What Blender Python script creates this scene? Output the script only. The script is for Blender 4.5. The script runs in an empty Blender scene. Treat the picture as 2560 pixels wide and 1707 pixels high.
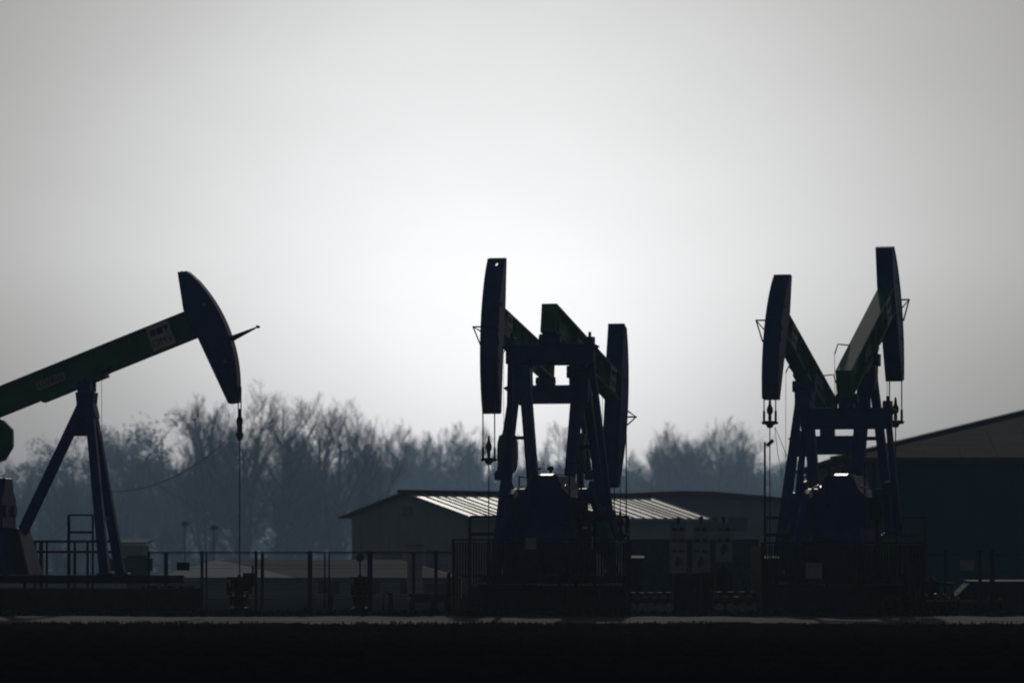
import bpy, math, random
from mathutils import Vector, Matrix
R = math.radians
scene = bpy.context.scene
col = scene.collection

# ------------------------------------------------------------------ camera
CAMZ, HOR, F = 1.56, 1417.0, 12000.0          # eye height, horizon row and focal length in photo pixels
cd = bpy.data.cameras.new('camera')
cam = bpy.data.objects.new('camera', cd); col.objects.link(cam)
cam.location = (0, 0, CAMZ); cam.rotation_euler = (R(90), 0, 0)
cd.sensor_width = 36.0; cd.lens = 36.0 * F / 2560.0
cd.shift_y = (HOR - 853.5) / 2560.0
cd.clip_start = 1.0; cd.clip_end = 20000.0
cd.dof.use_dof = True; cd.dof.focus_distance = 152.0; cd.dof.aperture_fstop = 1.4
scene.camera = cam

# ------------------------------------------------------------------ light, sky, exposure
SUN_EL, SUN_AZ = 22.5, 1.6                    # degrees; azimuth to the right of +Y
world = bpy.data.worlds.new('World'); scene.world = world
world.use_nodes = True
nt = world.node_tree; N = nt.nodes; LK = nt.links; N.clear()
def nd(t, **kw):
    n = N.new(t)
    for k, v in kw.items(): setattr(n, k, v)
    return n
def math_(op, a, b=None):
    n = nd('ShaderNodeMath', operation=op)
    for i, x in enumerate((a, b)):
        if x is None: continue
        if isinstance(x, (int, float)): n.inputs[i].default_value = x
        else: LK.new(x, n.inputs[i])
    return n.outputs[0]
sky = nd('ShaderNodeTexSky', sky_type='NISHITA', sun_disc=False)
sky.sun_elevation = R(SUN_EL); sky.sun_rotation = R(SUN_AZ)
sky.dust_density = 2.0; sky.air_density = 1.0; sky.altitude = 150
hs = nd('ShaderNodeHueSaturation'); hs.inputs['Saturation'].default_value = 0.2
LK.new(sky.outputs[0], hs.inputs['Color'])
bg1 = nd('ShaderNodeBackground'); bg1.inputs['Strength'].default_value = SKY_S = 0.09
LK.new(hs.outputs[0], bg1.inputs['Color'])
# bright thin place in the high fog, low in front: brightness falls off with the angle from it
tc = nd('ShaderNodeTexCoord'); sp = nd('ShaderNodeSeparateXYZ')
LK.new(tc.outputs['Generated'], sp.inputs[0])
EXPO = -3.3
GAZ, GEL = -0.30, 2.45
az = math_('SUBTRACT', math_('MULTIPLY', math_('ARCTAN2', sp.outputs[0], sp.outputs[1]), 57.2958), GAZ)
el = math_('MULTIPLY', math_('ARCSINE', sp.outputs[2]), 57.2958)
de = math_('SUBTRACT', el, GEL)
mr = nd('ShaderNodeMapRange', interpolation_type='SMOOTHSTEP')      # the bright place narrows towards the horizon
for i, v in ((1, 1.3), (2, 4.0), (3, 1.42), (4, 1.0)): mr.inputs[i].default_value = v
LK.new(el, mr.inputs[0])
rr = math_('SQRT', math_('ADD', math_('POWER', math_('ABSOLUTE', math_('MULTIPLY', az, mr.outputs[0])), 2.0), math_('POWER', math_('ABSOLUTE', de), 2.0)))
cr = nd('ShaderNodeFloatCurve'); cv = cr.mapping.curves[0]
NI = .27
pts = [(0, 1.04), (1.0, 1.0), (2.0, .91), (3.0, .81), (4.0, .70), (5.0, .585), (6.0, .475), (7.0, .40), (8, .345), (9.5, .29), (11, .27), (14, .27), (30, .27)]
while len(cv.points) < len(pts): cv.points.new(0.5, 0.5)
for p, (a_, b_) in zip(cv.points, pts): p.location = (a_ / 30.0, max(0.0, b_ - NI))
cr.mapping.update()
LK.new(math_('MINIMUM', math_('DIVIDE', rr, 30.0), 1.0), cr.inputs['Value'])
gl = nd('ShaderNodeBackground'); gl.inputs['Color'].default_value = (.97, 1.0, 1.03, 1)
nz = nd('ShaderNodeTexNoise'); nz.inputs['Scale'].default_value = 1.0; nz.inputs['Detail'].default_value = 5; nz.inputs['Roughness'].default_value = .55
mpn = nd('ShaderNodeMapping'); mpn.inputs['Scale'].default_value = (11, 3, 26); LK.new(tc.outputs['Generated'], mpn.inputs[0]); LK.new(mpn.outputs[0], nz.inputs['Vector'])
veil = math_('ADD', math_('MULTIPLY', nz.outputs['Fac'], .30), .85)          # thin uneven cloud
LK.new(math_('MULTIPLY', math_('MULTIPLY', cr.outputs[0], veil), 1.10 * 2.0 ** -EXPO), gl.inputs['Strength'])
ad = nd('ShaderNodeAddShader'); LK.new(bg1.outputs[0], ad.inputs[0]); LK.new(gl.outputs[0], ad.inputs[1])
wo = nd('ShaderNodeOutputWorld'); LK.new(ad.outputs[0], wo.inputs['Surface'])

sl = bpy.data.lights.new('sun', 'SUN'); sl.energy = 4.5; sl.angle = R(0.5); sl.color = (1.0, .95, .86)
sun = bpy.data.objects.new('sun', sl); col.objects.link(sun)
sdir = Vector((math.sin(R(SUN_AZ)) * math.cos(R(SUN_EL)), math.cos(R(SUN_AZ)) * math.cos(R(SUN_EL)), math.sin(R(SUN_EL))))
sun.rotation_euler = (-sdir).to_track_quat('-Z', 'Y').to_euler()
sun.location = (0, 100, 60)

vs = scene.view_settings
vs.view_transform = 'Standard'; vs.look = 'None'; vs.exposure = EXPO; vs.gamma = 1.0; vs.use_curve_mapping = False
scene.cycles.use_denoising = True
scene.cycles.filter_width = 2.0
scene.cycles.max_bounces = 6; scene.cycles.volume_bounces = 0; scene.cycles.transparent_max_bounces = 8
scene.cycles.sample_clamp_indirect = 4.0

# ------------------------------------------------------------------ materials
def mat(name, c, rough=.6, spec=.3, metal=0.0, var=.25, scale=3.0, bump=0.0, stretch=(1, 1, 1), wave=None):
    m = bpy.data.materials.new(name); m.use_nodes = True
    t = m.node_tree; b = t.nodes['Principled BSDF']
    b.inputs['Roughness'].default_value = rough
    b.inputs['Specular IOR Level'].default_value = spec
    b.inputs['Metallic'].default_value = metal
    tc = t.nodes.new('ShaderNodeTexCoord'); mp = t.nodes.new('ShaderNodeMapping')
    mp.inputs['Scale'].default_value = stretch
    t.links.new(tc.outputs['Object'], mp.inputs[0])
    nz = t.nodes.new('ShaderNodeTexNoise'); nz.inputs['Scale'].default_value = scale; nz.inputs['Detail'].default_value = 6
    t.links.new(mp.outputs[0], nz.inputs['Vector'])
    mr = t.nodes.new('ShaderNodeMapRange'); mr.inputs['From Min'].default_value = .3; mr.inputs['From Max'].default_value = .7
    mr.inputs['To Min'].default_value = 1 - var; mr.inputs['To Max'].default_value = 1 + var
    t.links.new(nz.outputs['Fac'], mr.inputs['Value'])
    mx = t.nodes.new('ShaderNodeMix'); mx.data_type = 'RGBA'; mx.blend_type = 'MULTIPLY'; mx.inputs[0].default_value = 1.0
    mx.inputs[6].default_value = (*c, 1); t.links.new(mr.outputs[0], mx.inputs[7])
    t.links.new(mx.outputs[2], b.inputs['Base Color'])
    if bump:
        bp = t.nodes.new('ShaderNodeBump'); bp.inputs['Strength'].default_value = bump; bp.inputs['Distance'].default_value = .05
        t.links.new(nz.outputs['Fac'], bp.inputs['Height']); t.links.new(bp.outputs[0], b.inputs['Normal'])
    return m
def leafy(m, f):
    # leaves let light through; on bare twigs this is added to brighten crowns
    t = m.node_tree; b = t.nodes['Principled BSDF']; tr = t.nodes.new('ShaderNodeBsdfTranslucent'); mx = t.nodes.new('ShaderNodeMixShader'); mx.inputs[0].default_value = f
    src = b.inputs['Base Color'].links[0].from_socket; t.links.new(src, tr.inputs['Color'])
    t.links.new(b.outputs[0], mx.inputs[1]); t.links.new(tr.outputs[0], mx.inputs[2]); t.links.new(mx.outputs[0], t.nodes['Material Output'].inputs['Surface'])
    return m
M = dict(
    blue=mat('navy_paint', (.003, .030, .205), .42, .2, var=.35, scale=1.3),
    green=mat('green_paint', (.010, .17, .11), .42, .25, var=.35, scale=1.1),
    darksteel=mat('dark_steel', (.010, .012, .016), .7, .08, var=.4),
    cable=mat('steel_cable', (.02, .02, .022), .6, .2),
    sign=mat('sign_sheet', (.55, .57, .62), .5, .3, var=.12, scale=5),
    plate=mat('name_plate', (.32, .36, .41), .5, .3, var=.2, scale=5),
    ink=mat('dark_lettering', (.008, .012, .02), .6, .2),
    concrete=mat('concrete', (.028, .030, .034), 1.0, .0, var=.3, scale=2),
    galv=mat('galvanised_steel', (.05, .055, .065), .75, .12, var=.3),
    bright=mat('glossy_cover_steel', (.10, .10, .10), .34, .9, var=.15),  # glossy steel, chosen for sun glints on tilted covers and flange heads
    mesh=mat('mesh_paint', (.010, .018, .030), .6, .15),
    fence=mat('fence_steel', (.010, .016, .028), .6, .2),
    roof=mat('pale_sheet_roof', (.19, .19, .185), .44, .5, var=.6, scale=.5),
    ridge=mat('ridge_cap', (.03, .035, .04), .7, .1),
    wall=mat('shed_wall', (.46, .49, .52), .9, .05, var=.15, scale=.6),
    hallwall=mat('hall_wall', (.24, .30, .36), .9, .05, var=.15, scale=.6),
    hallroof=mat('hall_roof', (.035, .04, .048), .8, .1, var=.2, scale=.5),
    barnwall=mat('barn_wall', (.03, .12, .16), .8, .1, var=.2, scale=.4),
    barnroof=mat('barn_roof', (.04, .04, .042), .9, .05, var=.35, scale=.5, stretch=(1, 4, 1)),
    bark=mat('bark', (.09, .095, .105), .95, .0, var=.3, scale=2),
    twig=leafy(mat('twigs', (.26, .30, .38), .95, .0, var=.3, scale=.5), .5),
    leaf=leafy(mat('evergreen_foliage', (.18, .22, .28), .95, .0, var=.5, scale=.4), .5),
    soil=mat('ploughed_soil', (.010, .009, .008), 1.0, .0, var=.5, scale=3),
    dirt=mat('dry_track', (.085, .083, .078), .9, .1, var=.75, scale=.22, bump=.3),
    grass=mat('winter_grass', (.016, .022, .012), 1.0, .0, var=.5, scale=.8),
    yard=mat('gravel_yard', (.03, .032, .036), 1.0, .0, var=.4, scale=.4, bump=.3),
    lowroof=mat('pale_low_roof', (.085, .085, .088), .95, .05, var=.2, scale=.5),
    container=mat('container_paint', (.025, .07, .11), .7, .15, var=.25),
    white=mat('grey_white_paint', (.32, .31, .29), .6, .3, var=.15),
)

# ------------------------------------------------------------------ mesh helper
class MB:
    def __init__(s): s.v = []; s.f = []
    def add(s, vs, fs):
        k = len(s.v); s.v += [tuple(x) for x in vs]; s.f += [tuple(i + k for i in f) for f in fs]; return s
    def box(s, c, d, rot=None):
        c = Vector(c); vs = []
        for z in (-.5, .5):
            for x, y in ((-.5, -.5), (.5, -.5), (.5, .5), (-.5, .5)):
                p = Vector((x * d[0], y * d[1], z * d[2]))
                vs.append(c + (rot @ p if rot else p))
        return s.add(vs, [(3, 2, 1, 0), (4, 5, 6, 7), (0, 1, 5, 4), (1, 2, 6, 5), (2, 3, 7, 6), (3, 0, 4, 7)])
    def bar(s, p, q, w, h, side=None, w2=None, h2=None):
        p, q = Vector(p), Vector(q); d = (q - p).normalized()
        a = Vector(side) if side else (Vector((0, 0, 1)) if abs(d.z) < .9 else Vector((1, 0, 0))).cross(d)
        a = (a - d * a.dot(d)).normalized(); b = d.cross(a)
        vs = []
        for e, ww, hh in ((p, w, h), (q, w2 or w, h2 or h)):
            for x, y in ((-.5, -.5), (.5, -.5), (.5, .5), (-.5, .5)): vs.append(e + a * x * ww + b * y * hh)
        return s.add(vs, [(3, 2, 1, 0), (4, 5, 6, 7), (0, 1, 5, 4), (1, 2, 6, 5), (2, 3, 7, 6), (3, 0, 4, 7)])
    def tube(s, pts, r, n=8, r2=None):
        pts = [Vector(p) for p in pts]; vs = []; fs = []; L = len(pts); a = None
        for i, p in enumerate(pts):
            d = (pts[min(i + 1, L - 1)] - pts[max(i - 1, 0)]).normalized()
            if a is None: a = d.orthogonal().normalized()
            a = (a - d * a.dot(d)).normalized(); b = d.cross(a)
            ri = r[i] if isinstance(r, (list, tuple)) else (r if r2 is None else r + (r2 - r) * i / (L - 1))
            for k in range(n):
                t = 2 * math.pi * k / n; vs.append(p + (a * math.cos(t) + b * math.sin(t)) * ri)
        for i in range(L - 1):
            for k in range(n):
                j = (k + 1) % n; fs.append((i * n + k, i * n + j, (i + 1) * n + j, (i + 1) * n + k))
        fs.append(tuple(range(n - 1, -1, -1))); fs.append(tuple((L - 1) * n + k for k in range(n)))
        return s.add(vs, fs)
    def cyl(s, p, q, r, n=16, r2=None): return s.tube([p, q], r, n, r2)
    def prism(s, poly, off):
        off = Vector(off); n = len(poly); a = [Vector(p) for p in poly]
        vs = a + [p + off for p in a]
        fs = [tuple(range(n - 1, -1, -1)), tuple(range(n, 2 * n))] + [(i, (i + 1) % n, (i + 1) % n + n, i + n) for i in range(n)]
        return s.add(vs, fs)
    def lathe(s, c, prof, n=16):
        c = Vector(c); vs = []; fs = []; L = len(prof)
        for r, z in prof:
            for k in range(n):
                t = 2 * math.pi * k / n; vs.append(c + Vector((r * math.cos(t), r * math.sin(t), z)))
        for i in range(L - 1):
            for k in range(n):
                j = (k + 1) % n; fs.append((i * n + k, i * n + j, (i + 1) * n + j, (i + 1) * n + k))
        fs.append(tuple(range(n - 1, -1, -1))); fs.append(tuple((L - 1) * n + k for k in range(n)))
        return s.add(vs, fs)
    def holed(s, A, B, C, D, fc, r, n=12):
        # sheet A-B-C-D (A,B one end, D,C the other) with a round hole at fraction fc along AD
        A, B, C, D = map(Vector, (A, B, C, D)); U = (B - A); Vv = (D - A); ce = A + U * .5 + Vv * fc
        u = U.normalized(); w = (Vv - u * Vv.dot(u)).normalized()
        ring = [ce + (u * math.cos(2 * math.pi * k / n + math.pi * .25) + w * math.sin(2 * math.pi * k / n + math.pi * .25)) * r for k in range(n)]
        q = n // 4; cor = [C, D, A, B]; vs = ring + cor; fs = []
        for i in range(4):
            for k in range(q):
                a = (i * q + k) % n; b = (i * q + k + 1) % n
                fs.append((a, n + (i if k < q / 2 else i), b) if False else (a, b, n + i) if k < 0 else (a, b, n + i))
        # wedge triangles between neighbouring corners
        for i in range(4):
            fs.append((n + i, ((i + 1) * q) % n, n + (i + 1) % 4))
        return s.add(vs, fs)
    def build(s, name, m, parent=None, smooth=False, bevel=0, solid=0):
        me = bpy.data.meshes.new(name); me.from_pydata(s.v, [], s.f); me.update()
        if smooth: me.polygons.foreach_set('use_smooth', [True] * len(me.polygons))
        me.materials.append(m)
        o = bpy.data.objects.new(name, me); col.objects.link(o)
        if parent: o.parent = parent
        if solid:
            md = o.modifiers.new('solid', 'SOLIDIFY'); md.thickness = solid; md.offset = 0
        if bevel:
            md = o.modifiers.new('bevel', 'BEVEL'); md.width = bevel; md.segments = 2; md.limit_method = 'ANGLE'
        return o

def tag(o, label=None, cat=None, group=None, kind=None):
    for k, v in (('label', label), ('category', cat), ('group', group), ('kind', kind)):
        if v: o[k] = v
    return o
def thing(name, label, cat, loc=(0, 0, 0), rz=0, group=None):
    o = bpy.data.objects.new(name, None); o.empty_display_size = .3; col.objects.link(o)
    o.location = loc; o.rotation_euler = (0, 0, rz)
    return tag(o, label, cat, group)
def copy_tree(o, parent=None):
    c = o.copy(); col.objects.link(c); c.parent = parent
    for ch in list(o.children): copy_tree(ch, c)
    return c
def X(px, Y): return (px - 1280.0) * Y / F
def Z(py, Y): return CAMZ + (HOR - py) * Y / F
def P(px, py, Y): return Vector((X(px, Y), Y, Z(py, Y)))
PAD = .22

def text(body, size, m, name='lettering', parent=None, M4=None, depth=.004, spacing=1.0):
    cu = bpy.data.curves.new(name, 'FONT'); cu.body = body; cu.size = size; cu.align_x = 'CENTER'; cu.align_y = 'CENTER'
    cu.extrude = depth; cu.space_character = spacing
    tmp = bpy.data.objects.new('tmp', cu); col.objects.link(tmp)
    dg = bpy.context.evaluated_depsgraph_get(); dg.update()
    me = bpy.data.meshes.new_from_object(tmp.evaluated_get(dg)); me.name = name
    bpy.data.objects.remove(tmp); me.materials.clear(); me.materials.append(m)
    if M4: me.transform(M4)
    o = bpy.data.objects.new(name, me); col.objects.link(o)
    if parent: o.parent = parent
    return o

# ================================================================== setting
g = MB(); g.add([(x, y, z) for y, z in ((-60, -.22), (126.6, -.22), (127.6, 0), (2150, 0)) for x in (-900, 900)], [(2 * i, 2 * i + 1, 2 * i + 3, 2 * i + 2) for i in range(3)])
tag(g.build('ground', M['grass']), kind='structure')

# dry track along the near edge of the site
rng = random.Random(3)
g = MB(); n = 120; a = []; b = []
for i in range(n + 1):
    x = -60 + i; a.append((x, 127.7 + rng.uniform(-.1, .4), .012)); b.append((x, 139.2 + rng.uniform(-.25, .25), .13 + rng.uniform(-.025, .025)))
g.add(a + b, [(i, i + 1, n + 2 + i, n + 1 + i) for i in range(n)])
tag(g.build('dirt_track', M['dirt']), kind='structure')

# raised gravel yard with a grass bank in front
g = MB(); g.add([(-80, 140.6, PAD), (80, 140.6, PAD), (80, 420, PAD), (-80, 420, PAD)], [(0, 1, 2, 3)])
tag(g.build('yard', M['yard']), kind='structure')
g = MB(); n = 320; a = []; b = []; c = []
for i in range(n + 1):
    x = -80 + i * .5
    a.append((x, 138.9 + rng.uniform(-.2, .2), .10)); b.append((x, 140.2 + rng.uniform(-.1, .1), PAD + .03 + rng.uniform(-.03, .05))); c.append((x, 141.0, PAD + .004))
g.add(a + b + c, [(i, i + 1, n + 2 + i, n + 1 + i) for i in range(n)] + [(n + 1 + i, n + 2 + i, 2 * n + 3 + i, 2 * n + 2 + i) for i in range(n)])
tag(g.build('grass_bank', M['grass']), kind='structure')

# ploughed field: furrows running across the view, steep sides towards the camera
rng = random.Random(11)
g = MB()
dx = .16; nx = int(44 / dx)
y = 40.0; prof = []
while y < 127.6:
    prof += [(y, -.02), (y + .08, .13), (y + .17, .15), (y + .62, .0)]
    y += .70
def smooth_noise(seed, n, step):
    r = random.Random(seed); k = [r.uniform(-1, 1) for _ in range(n // step + 3)]
    out = []
    for i in range(n + 1):
        j, t = divmod(i, step); t /= step; t = t * t * (3 - 2 * t)
        out.append(k[j] * (1 - t) + k[j + 1] * t)
    return out
vs = []
edge = [a * .9 + b * .5 for a, b in zip(smooth_noise(5, nx, 60), smooth_noise(6, nx, 14))]
for k, (py_, pz) in enumerate(prof):
    sn = smooth_noise(1000 + k // 4, nx, 7)
    for i in range(nx + 1):
        clod = (.055 * sn[i] + rng.uniform(-.028, .035)) if pz > .05 else rng.uniform(-.01, .01)
        if rng.random() < .006 and pz > .05: clod += rng.uniform(.03, .10)
        if k > len(prof) - 9: clod += .07 * max(0, edge[i])
        vs.append((-22 + i * dx + rng.uniform(-.03, .03), py_ + rng.uniform(-.03, .03), max(pz + clod, -.02) - .17))
m = nx + 1
fs = [(k * m + i, k * m + i + 1, (k + 1) * m + i + 1, (k + 1) * m + i) for k in range(len(prof) - 1) for i in range(nx)]
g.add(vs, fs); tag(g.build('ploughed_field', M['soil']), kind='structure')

# grass growing along the field edge and the bank
rng = random.Random(8)
g = MB()
for k in range(190):
    cx_ = rng.uniform(-18, 18); cy_ = 127.4 + abs(rng.gauss(0, .8)); hh = rng.choice((.03, .04, .05, .06, .07, .09, .12, .17)); ww = rng.uniform(.1, .7)
    for j in range(26):
        x = cx_ + rng.gauss(0, ww); l = rng.uniform(-.06, .06); w = rng.uniform(.02, .05); yy = cy_ + rng.uniform(-.1, .1)
        g.add([(x - w, yy, -.02), (x + w, yy, -.02), (x + l, yy, hh * rng.uniform(.5, 1.0))], [(0, 1, 2)])
for i in range(5200):
    on_bank = rng.random() < .45
    x = rng.uniform(-19, 19)
    if on_bank: yy = rng.uniform(139.0, 140.9); z0 = .11 + min(.11, (yy - 138.9) / 1.3 * .11); h = rng.uniform(.04, .13) * (2.2 if rng.random() < .03 else 1)
    else:
        yy = 127.5 + abs(rng.gauss(0, .6)); z0 = .0; h = rng.uniform(.02, .07) * (.6 + .8 * max(0, math.sin(x * .9 + 1)))
    w = rng.uniform(.03, .09); l = rng.uniform(-.08, .08)
    g.add([(x - w, yy, z0), (x + w, yy + rng.uniform(-.05, .05), z0), (x + l, yy + rng.uniform(-.05, .05), z0 + h)], [(0, 1, 2)])
tag(g.build('grass', M['grass']), 'short dark winter grass along the field edge and the bank', 'grass', kind='stuff')

# ================================================================== pumpjacks
def make_pump(label, px, Y, yaw, tilt, hp, Rr, half, rear, eqdrop, eqw, crank, carrier, headw=.52, guard=1, hatch=True, sprd=.82, hdrop=.45, tipw=.40, hrad=.026, tipu=.70, hv=.02):
    t = R(tilt); ct, st = math.cos(t), math.sin(t)
    root = thing('pumpjack', label, 'pumpjack', (X(px, Y), Y, PAD), R(yaw), 'pumpjacks on the well site')
    B = M['blue']; G = M['green']; D = M['darksteel']
    def bf(u, v, y=0): return Vector((u * ct - v * st, y, hp + u * st + v * ct))   # beam frame -> local
    uj = Rr - 1.0; bd = .88; vc = .60
    # foundation and steel base
    MB().box((-2.1, 0, .34), (11.0, 2.1, .68)).build('foundation', M['concrete'], root, bevel=.03)
    b = MB()
    for s in (-1, 1):
        b.box((-2.3, s * .82, .86), (10.4, .26, .05)).box((-2.3, s * .82, 1.06), (10.4, .26, .05)).box((-2.3, s * .82, .96), (10.4, .05, .15))
    for k in range(9): b.box((-7.2 + k * 1.24, 0, .95), (.14, 1.5, .18))
    for k in range(3): b.box((2.0 + k * .6, 0, .72), (.12, 1.7, .08))
    b.build('base_frame', D, root)
    # samson post
    top = hp - .62
    ft = lambda s: (Vector((.12, s * .17, top)), Vector((.84, s * sprd, 1.08)))
    for s in (-1, 1):
        p, q = ft(s)
        l = MB().bar(p, q, .26, .26, side=(1, 0, 0), w2=.30, h2=.30)
        l.box((.86, s * sprd, 1.12), (.5, .42, .07))
        l.build('front_leg', B, root, bevel=.015)
    l = MB().bar((-.14, 0, top + .05), (-2.72, 0, 1.1), .30, .30, side=(0, 1, 0))
    l.build('rear_leg', B, root, bevel=.015)
    for f in (.30, .66):
        pa = ft(-1)[0].lerp(ft(-1)[1], f); pb = ft(1)[0].lerp(ft(1)[1], f)
        MB().bar(pa, pb, .10, .12).build('cross_brace', B, root)
    # gusset cap and saddle bearing
    cp = MB(); cp.prism([(-.36, -.30, top - .34), (.36, -.30, top - .34), (.26, -.30, top + .10), (.30, -.30, hp - .16), (-.30, -.30, hp - .16), (-.26, -.30, top + .10)], (0, .60, 0))
    cp.prism([(-.66, -.05, top - .90), (.42, -.05, top - .90), (.20, -.05, top), (-.24, -.05, top)], (0, .10, 0))
    cp.build('post_cap', B, root, bevel=.02)
    sb = MB().cyl((0, -.36, hp), (0, .36, hp), .17, 16)
    for s in (-1, 1):
        sb.box((0, s * .30, hp - .02), (.42, .20, .38)).cyl((0, s * .30, hp + .15), (0, s * .30, hp + .26), .05, 8)
    sb.build('saddle_bearing', B, root, bevel=.02)
    # walking beam (I section with end plate and stiffeners)
    wb = MB()
    def bbox(u0, u1, v0, v1, y0, y1):
        vs = [bf(u, v, y) for u in (u0, u1) for v in (v0, v1) for y in (y0, y1)]
        wb.add(vs, [(0, 1, 3, 2), (4, 6, 7, 5), (0, 4, 5, 1), (2, 3, 7, 6), (0, 2, 6, 4), (1, 5, 7, 3)])
    u0, u1 = -rear - .28, uj + .25
    bbox(u0, u1, vc + bd / 2 - .06, vc + bd / 2, -.24, .24)
    bbox(u0, u1, vc - bd / 2, vc - bd / 2 + .06, -.24, .24)
    bbox(u0 + .04, u1, vc - bd / 2 + .06, vc + bd / 2 - .06, -.03, .03)
    bbox(u0 - .03, u0 + .02, vc - bd / 2 - .003, vc + bd / 2 + .003, -.245, .245)
    for us in (-rear + .25, -1.15, -.5, .5, 1.9, uj - .05):
        bbox(us - .02, us + .02, vc - bd / 2 + .06, vc + bd / 2 - .06, -.21, .21)
    bbox(-1.45, .75, vc - bd / 2 - .10, vc - bd / 2 - .003, -.26, .26)
    beam = wb.build('walking_beam', G, root)
    # signs on both sides of the beam
    for s in (-1, 1):
        yo = s * .245
        e1 = Vector((ct, 0, st)) * (1 if s < 0 else -1); e2 = Vector((-st, 0, ct)); e3 = Vector((0, s, 0))
        def frame(u, v, y):
            c = bf(u, v, y); return Matrix(((e1.x, e2.x, e3.x, c.x), (e1.y, e2.y, e3.y, c.y), (e1.z, e2.z, e3.z, c.z), (0, 0, 0, 1)))
        us = uj - 1.02; vs_ = vc; a = .37
        sg = MB(); F0 = frame(us, vs_, yo)
        sg.box((0, 0, 0), (.74, .76, .014)); sg.v = [tuple(F0 @ Vector(p)) for p in sg.v]
        sign = sg.build('logo_sign', M['sign'], root)
        mk = MB()
        mk.prism([(-.20 + .105 * math.cos(k * math.pi / 10), .17 + .105 * math.sin(k * math.pi / 10), .009) for k in range(20)], (0, 0, .004))
        mk.box((.025, .17, .011), (.20, .20, .004))
        mk.prism([(.14, .27, .009), (.24, .07, .009), (.34, .27, .009)], (0, 0, .004))
        mk.v = [tuple(F0 @ Vector(p)) for p in mk.v]; mk.build('emblem', M['ink'], sign)
        text('OMV', .30, M['ink'], 'lettering', sign, F0 @ Matrix.Translation((0, -.17, .010)), .002, 1.1)
        F1 = frame(-.95, vc - .03, yo)
        pg = MB(); pg.box((0, 0, 0), (.98, .27, .014)); pg.v = [tuple(F1 @ Vector(p)) for p in pg.v]
        pl = pg.build('name_plate', M['plate'], root)
        text('LUFKIN', .235, M['ink'], 'lettering', pl, F1 @ Matrix.Translation((0, 0, .010)), .002, 1.08)
    # cable guide bracket under the beam with a thin hanging line
    bk = MB()
    for s in (-1, 1):
        bk.tube([bf(.42, .10, s * .16), bf(1.08, .28, s * .34)], .022, 6)
        bk.tube([bf(1.08, .28, s * .34), bf(.72, .20, s * .52)], .022, 6)
    bk.build('guide_bracket', D, root)
    lp = bf(.72, .20, -.52)
    MB().tube([lp, Vector((lp.x + .03, lp.y, 1.1))], .008, 5).build('hanging_line', M['cable'], root)
    if hatch: MB().tube([bf(-1.5, vc + .42, .20), bf(-1.5, vc + .46, .58), bf(-1.62, vc + .18, .68)], .022, 6).build('cable_arm', D, root)
    q_ = bf(-1.62, vc + .18, .68)
    if hatch: MB().tube([q_, Vector((q_.x, q_.y, q_.z - 1.5))], .008, 5).build('hanging_line', M['cable'], root)
    # horse head: hollow plated head with holes through the upper end
    hd = MB(); w2 = headw / 2; na = 22
    arc = []
    for i in range(na + 1):
        v = half - (2 * half) * i / na
        u = math.sqrt(Rr * Rr - v * v)
        arc.append((u, v))
    uT, vT = arc[0]; arc[0] = (uT - .02, vT - .02)
    backs = [(arc[-1][0] - .24, -half + .06), (uj + .06, vc - bd / 2 - .02), (uj - .05, vc + bd / 2 + .04), (uT - .27, half + .05)]
    poly = arc + backs
    for s in (-1, 1): hd.add([bf(u, v, s * w2) for u, v in poly], [tuple(range(len(poly)))])
    def strip(pa, pb, e=0.0):
        hd.add([bf(*pa, -w2 - e), bf(*pa, w2 + e), bf(*pb, w2 + e), bf(*pb, -w2 - e)], [(0, 1, 2, 3)])
    hj = 2
    L0 = math.hypot(arc[0][0] - arc[hj][0], arc[0][1] - arc[hj][1])
    hr = .085
    hd.holed(bf(*arc[0], -w2 - .03), bf(*arc[0], w2 + .03), bf(*arc[hj], w2 + .03), bf(*arc[hj], -w2 - .03), min(.5, .26 / L0), hr)
    for i in range(hj, na): strip(arc[i], arc[i + 1], .03)
    strip(arc[-1], backs[0]); strip(backs[0], backs[1]); strip(backs[1], backs[2])
    bt = backs[3]; bb = backs[2]; Lb = math.hypot(bt[0] - bb[0], bt[1] - bb[1]); fm = .52 / Lb
    mid = (bt[0] + (bb[0] - bt[0]) * fm, bt[1] + (bb[1] - bt[1]) * fm)
    hd.holed(bf(*bt, -w2), bf(*bt, w2), bf(*mid, w2), bf(*mid, -w2), .26 / .52, hr + .01); strip(mid, bb)
    hd.add([bf(uT - .12, half + .01, -w2), bf(uT - .12, half + .01, w2), bf(uT - .18, half + .03, w2), bf(uT - .18, half + .03, -w2)], [(0, 1, 2, 3)])
    head = hd.build('horse_head', B, root, solid=.024)
    # triangular catch handle on the front of the head
    hb = MB(); uc = math.sqrt(Rr * Rr - .3 * .3)
    hy = min(.31, tipw + .02)
    for sg_ in (-1, 1):
        hb.tube([bf(uc - .05, hv - hdrop, sg_ * hy), bf(uc + tipu, hv, sg_ * tipw), bf(uc - .05, hv, sg_ * hy)], hrad, 6)
    hb.tube([bf(uc + tipu, hv, -tipw - .02), bf(uc + tipu, hv, tipw + .02)], hrad + .002, 6)
    hb.build('catch_handle', D, head)
    for v_ in (-.9, 1.0):
        for s in (-1, 1): MB().cyl(bf(uc - .38, v_, s * (w2 + .01)), bf(uc - .38, v_, s * (w2 + .05)), .06, 10).build('pin', M['plate'], head)
    # bridle, carrier bar, rod clamp, polished rod
    xw = Rr + .03; cz = carrier - PAD
    bz = hp + (0.0)
    for s in (-1, 1):
        w = MB().tube([(xw, s * .20, bz), (xw, s * .20, cz + .35)], .020, 6)
        w.tube([(xw, s * .20, cz + .40), (xw, s * .20, cz + .02)], .042, 8); w.build('bridle_wire', M['cable'], root)
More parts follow.
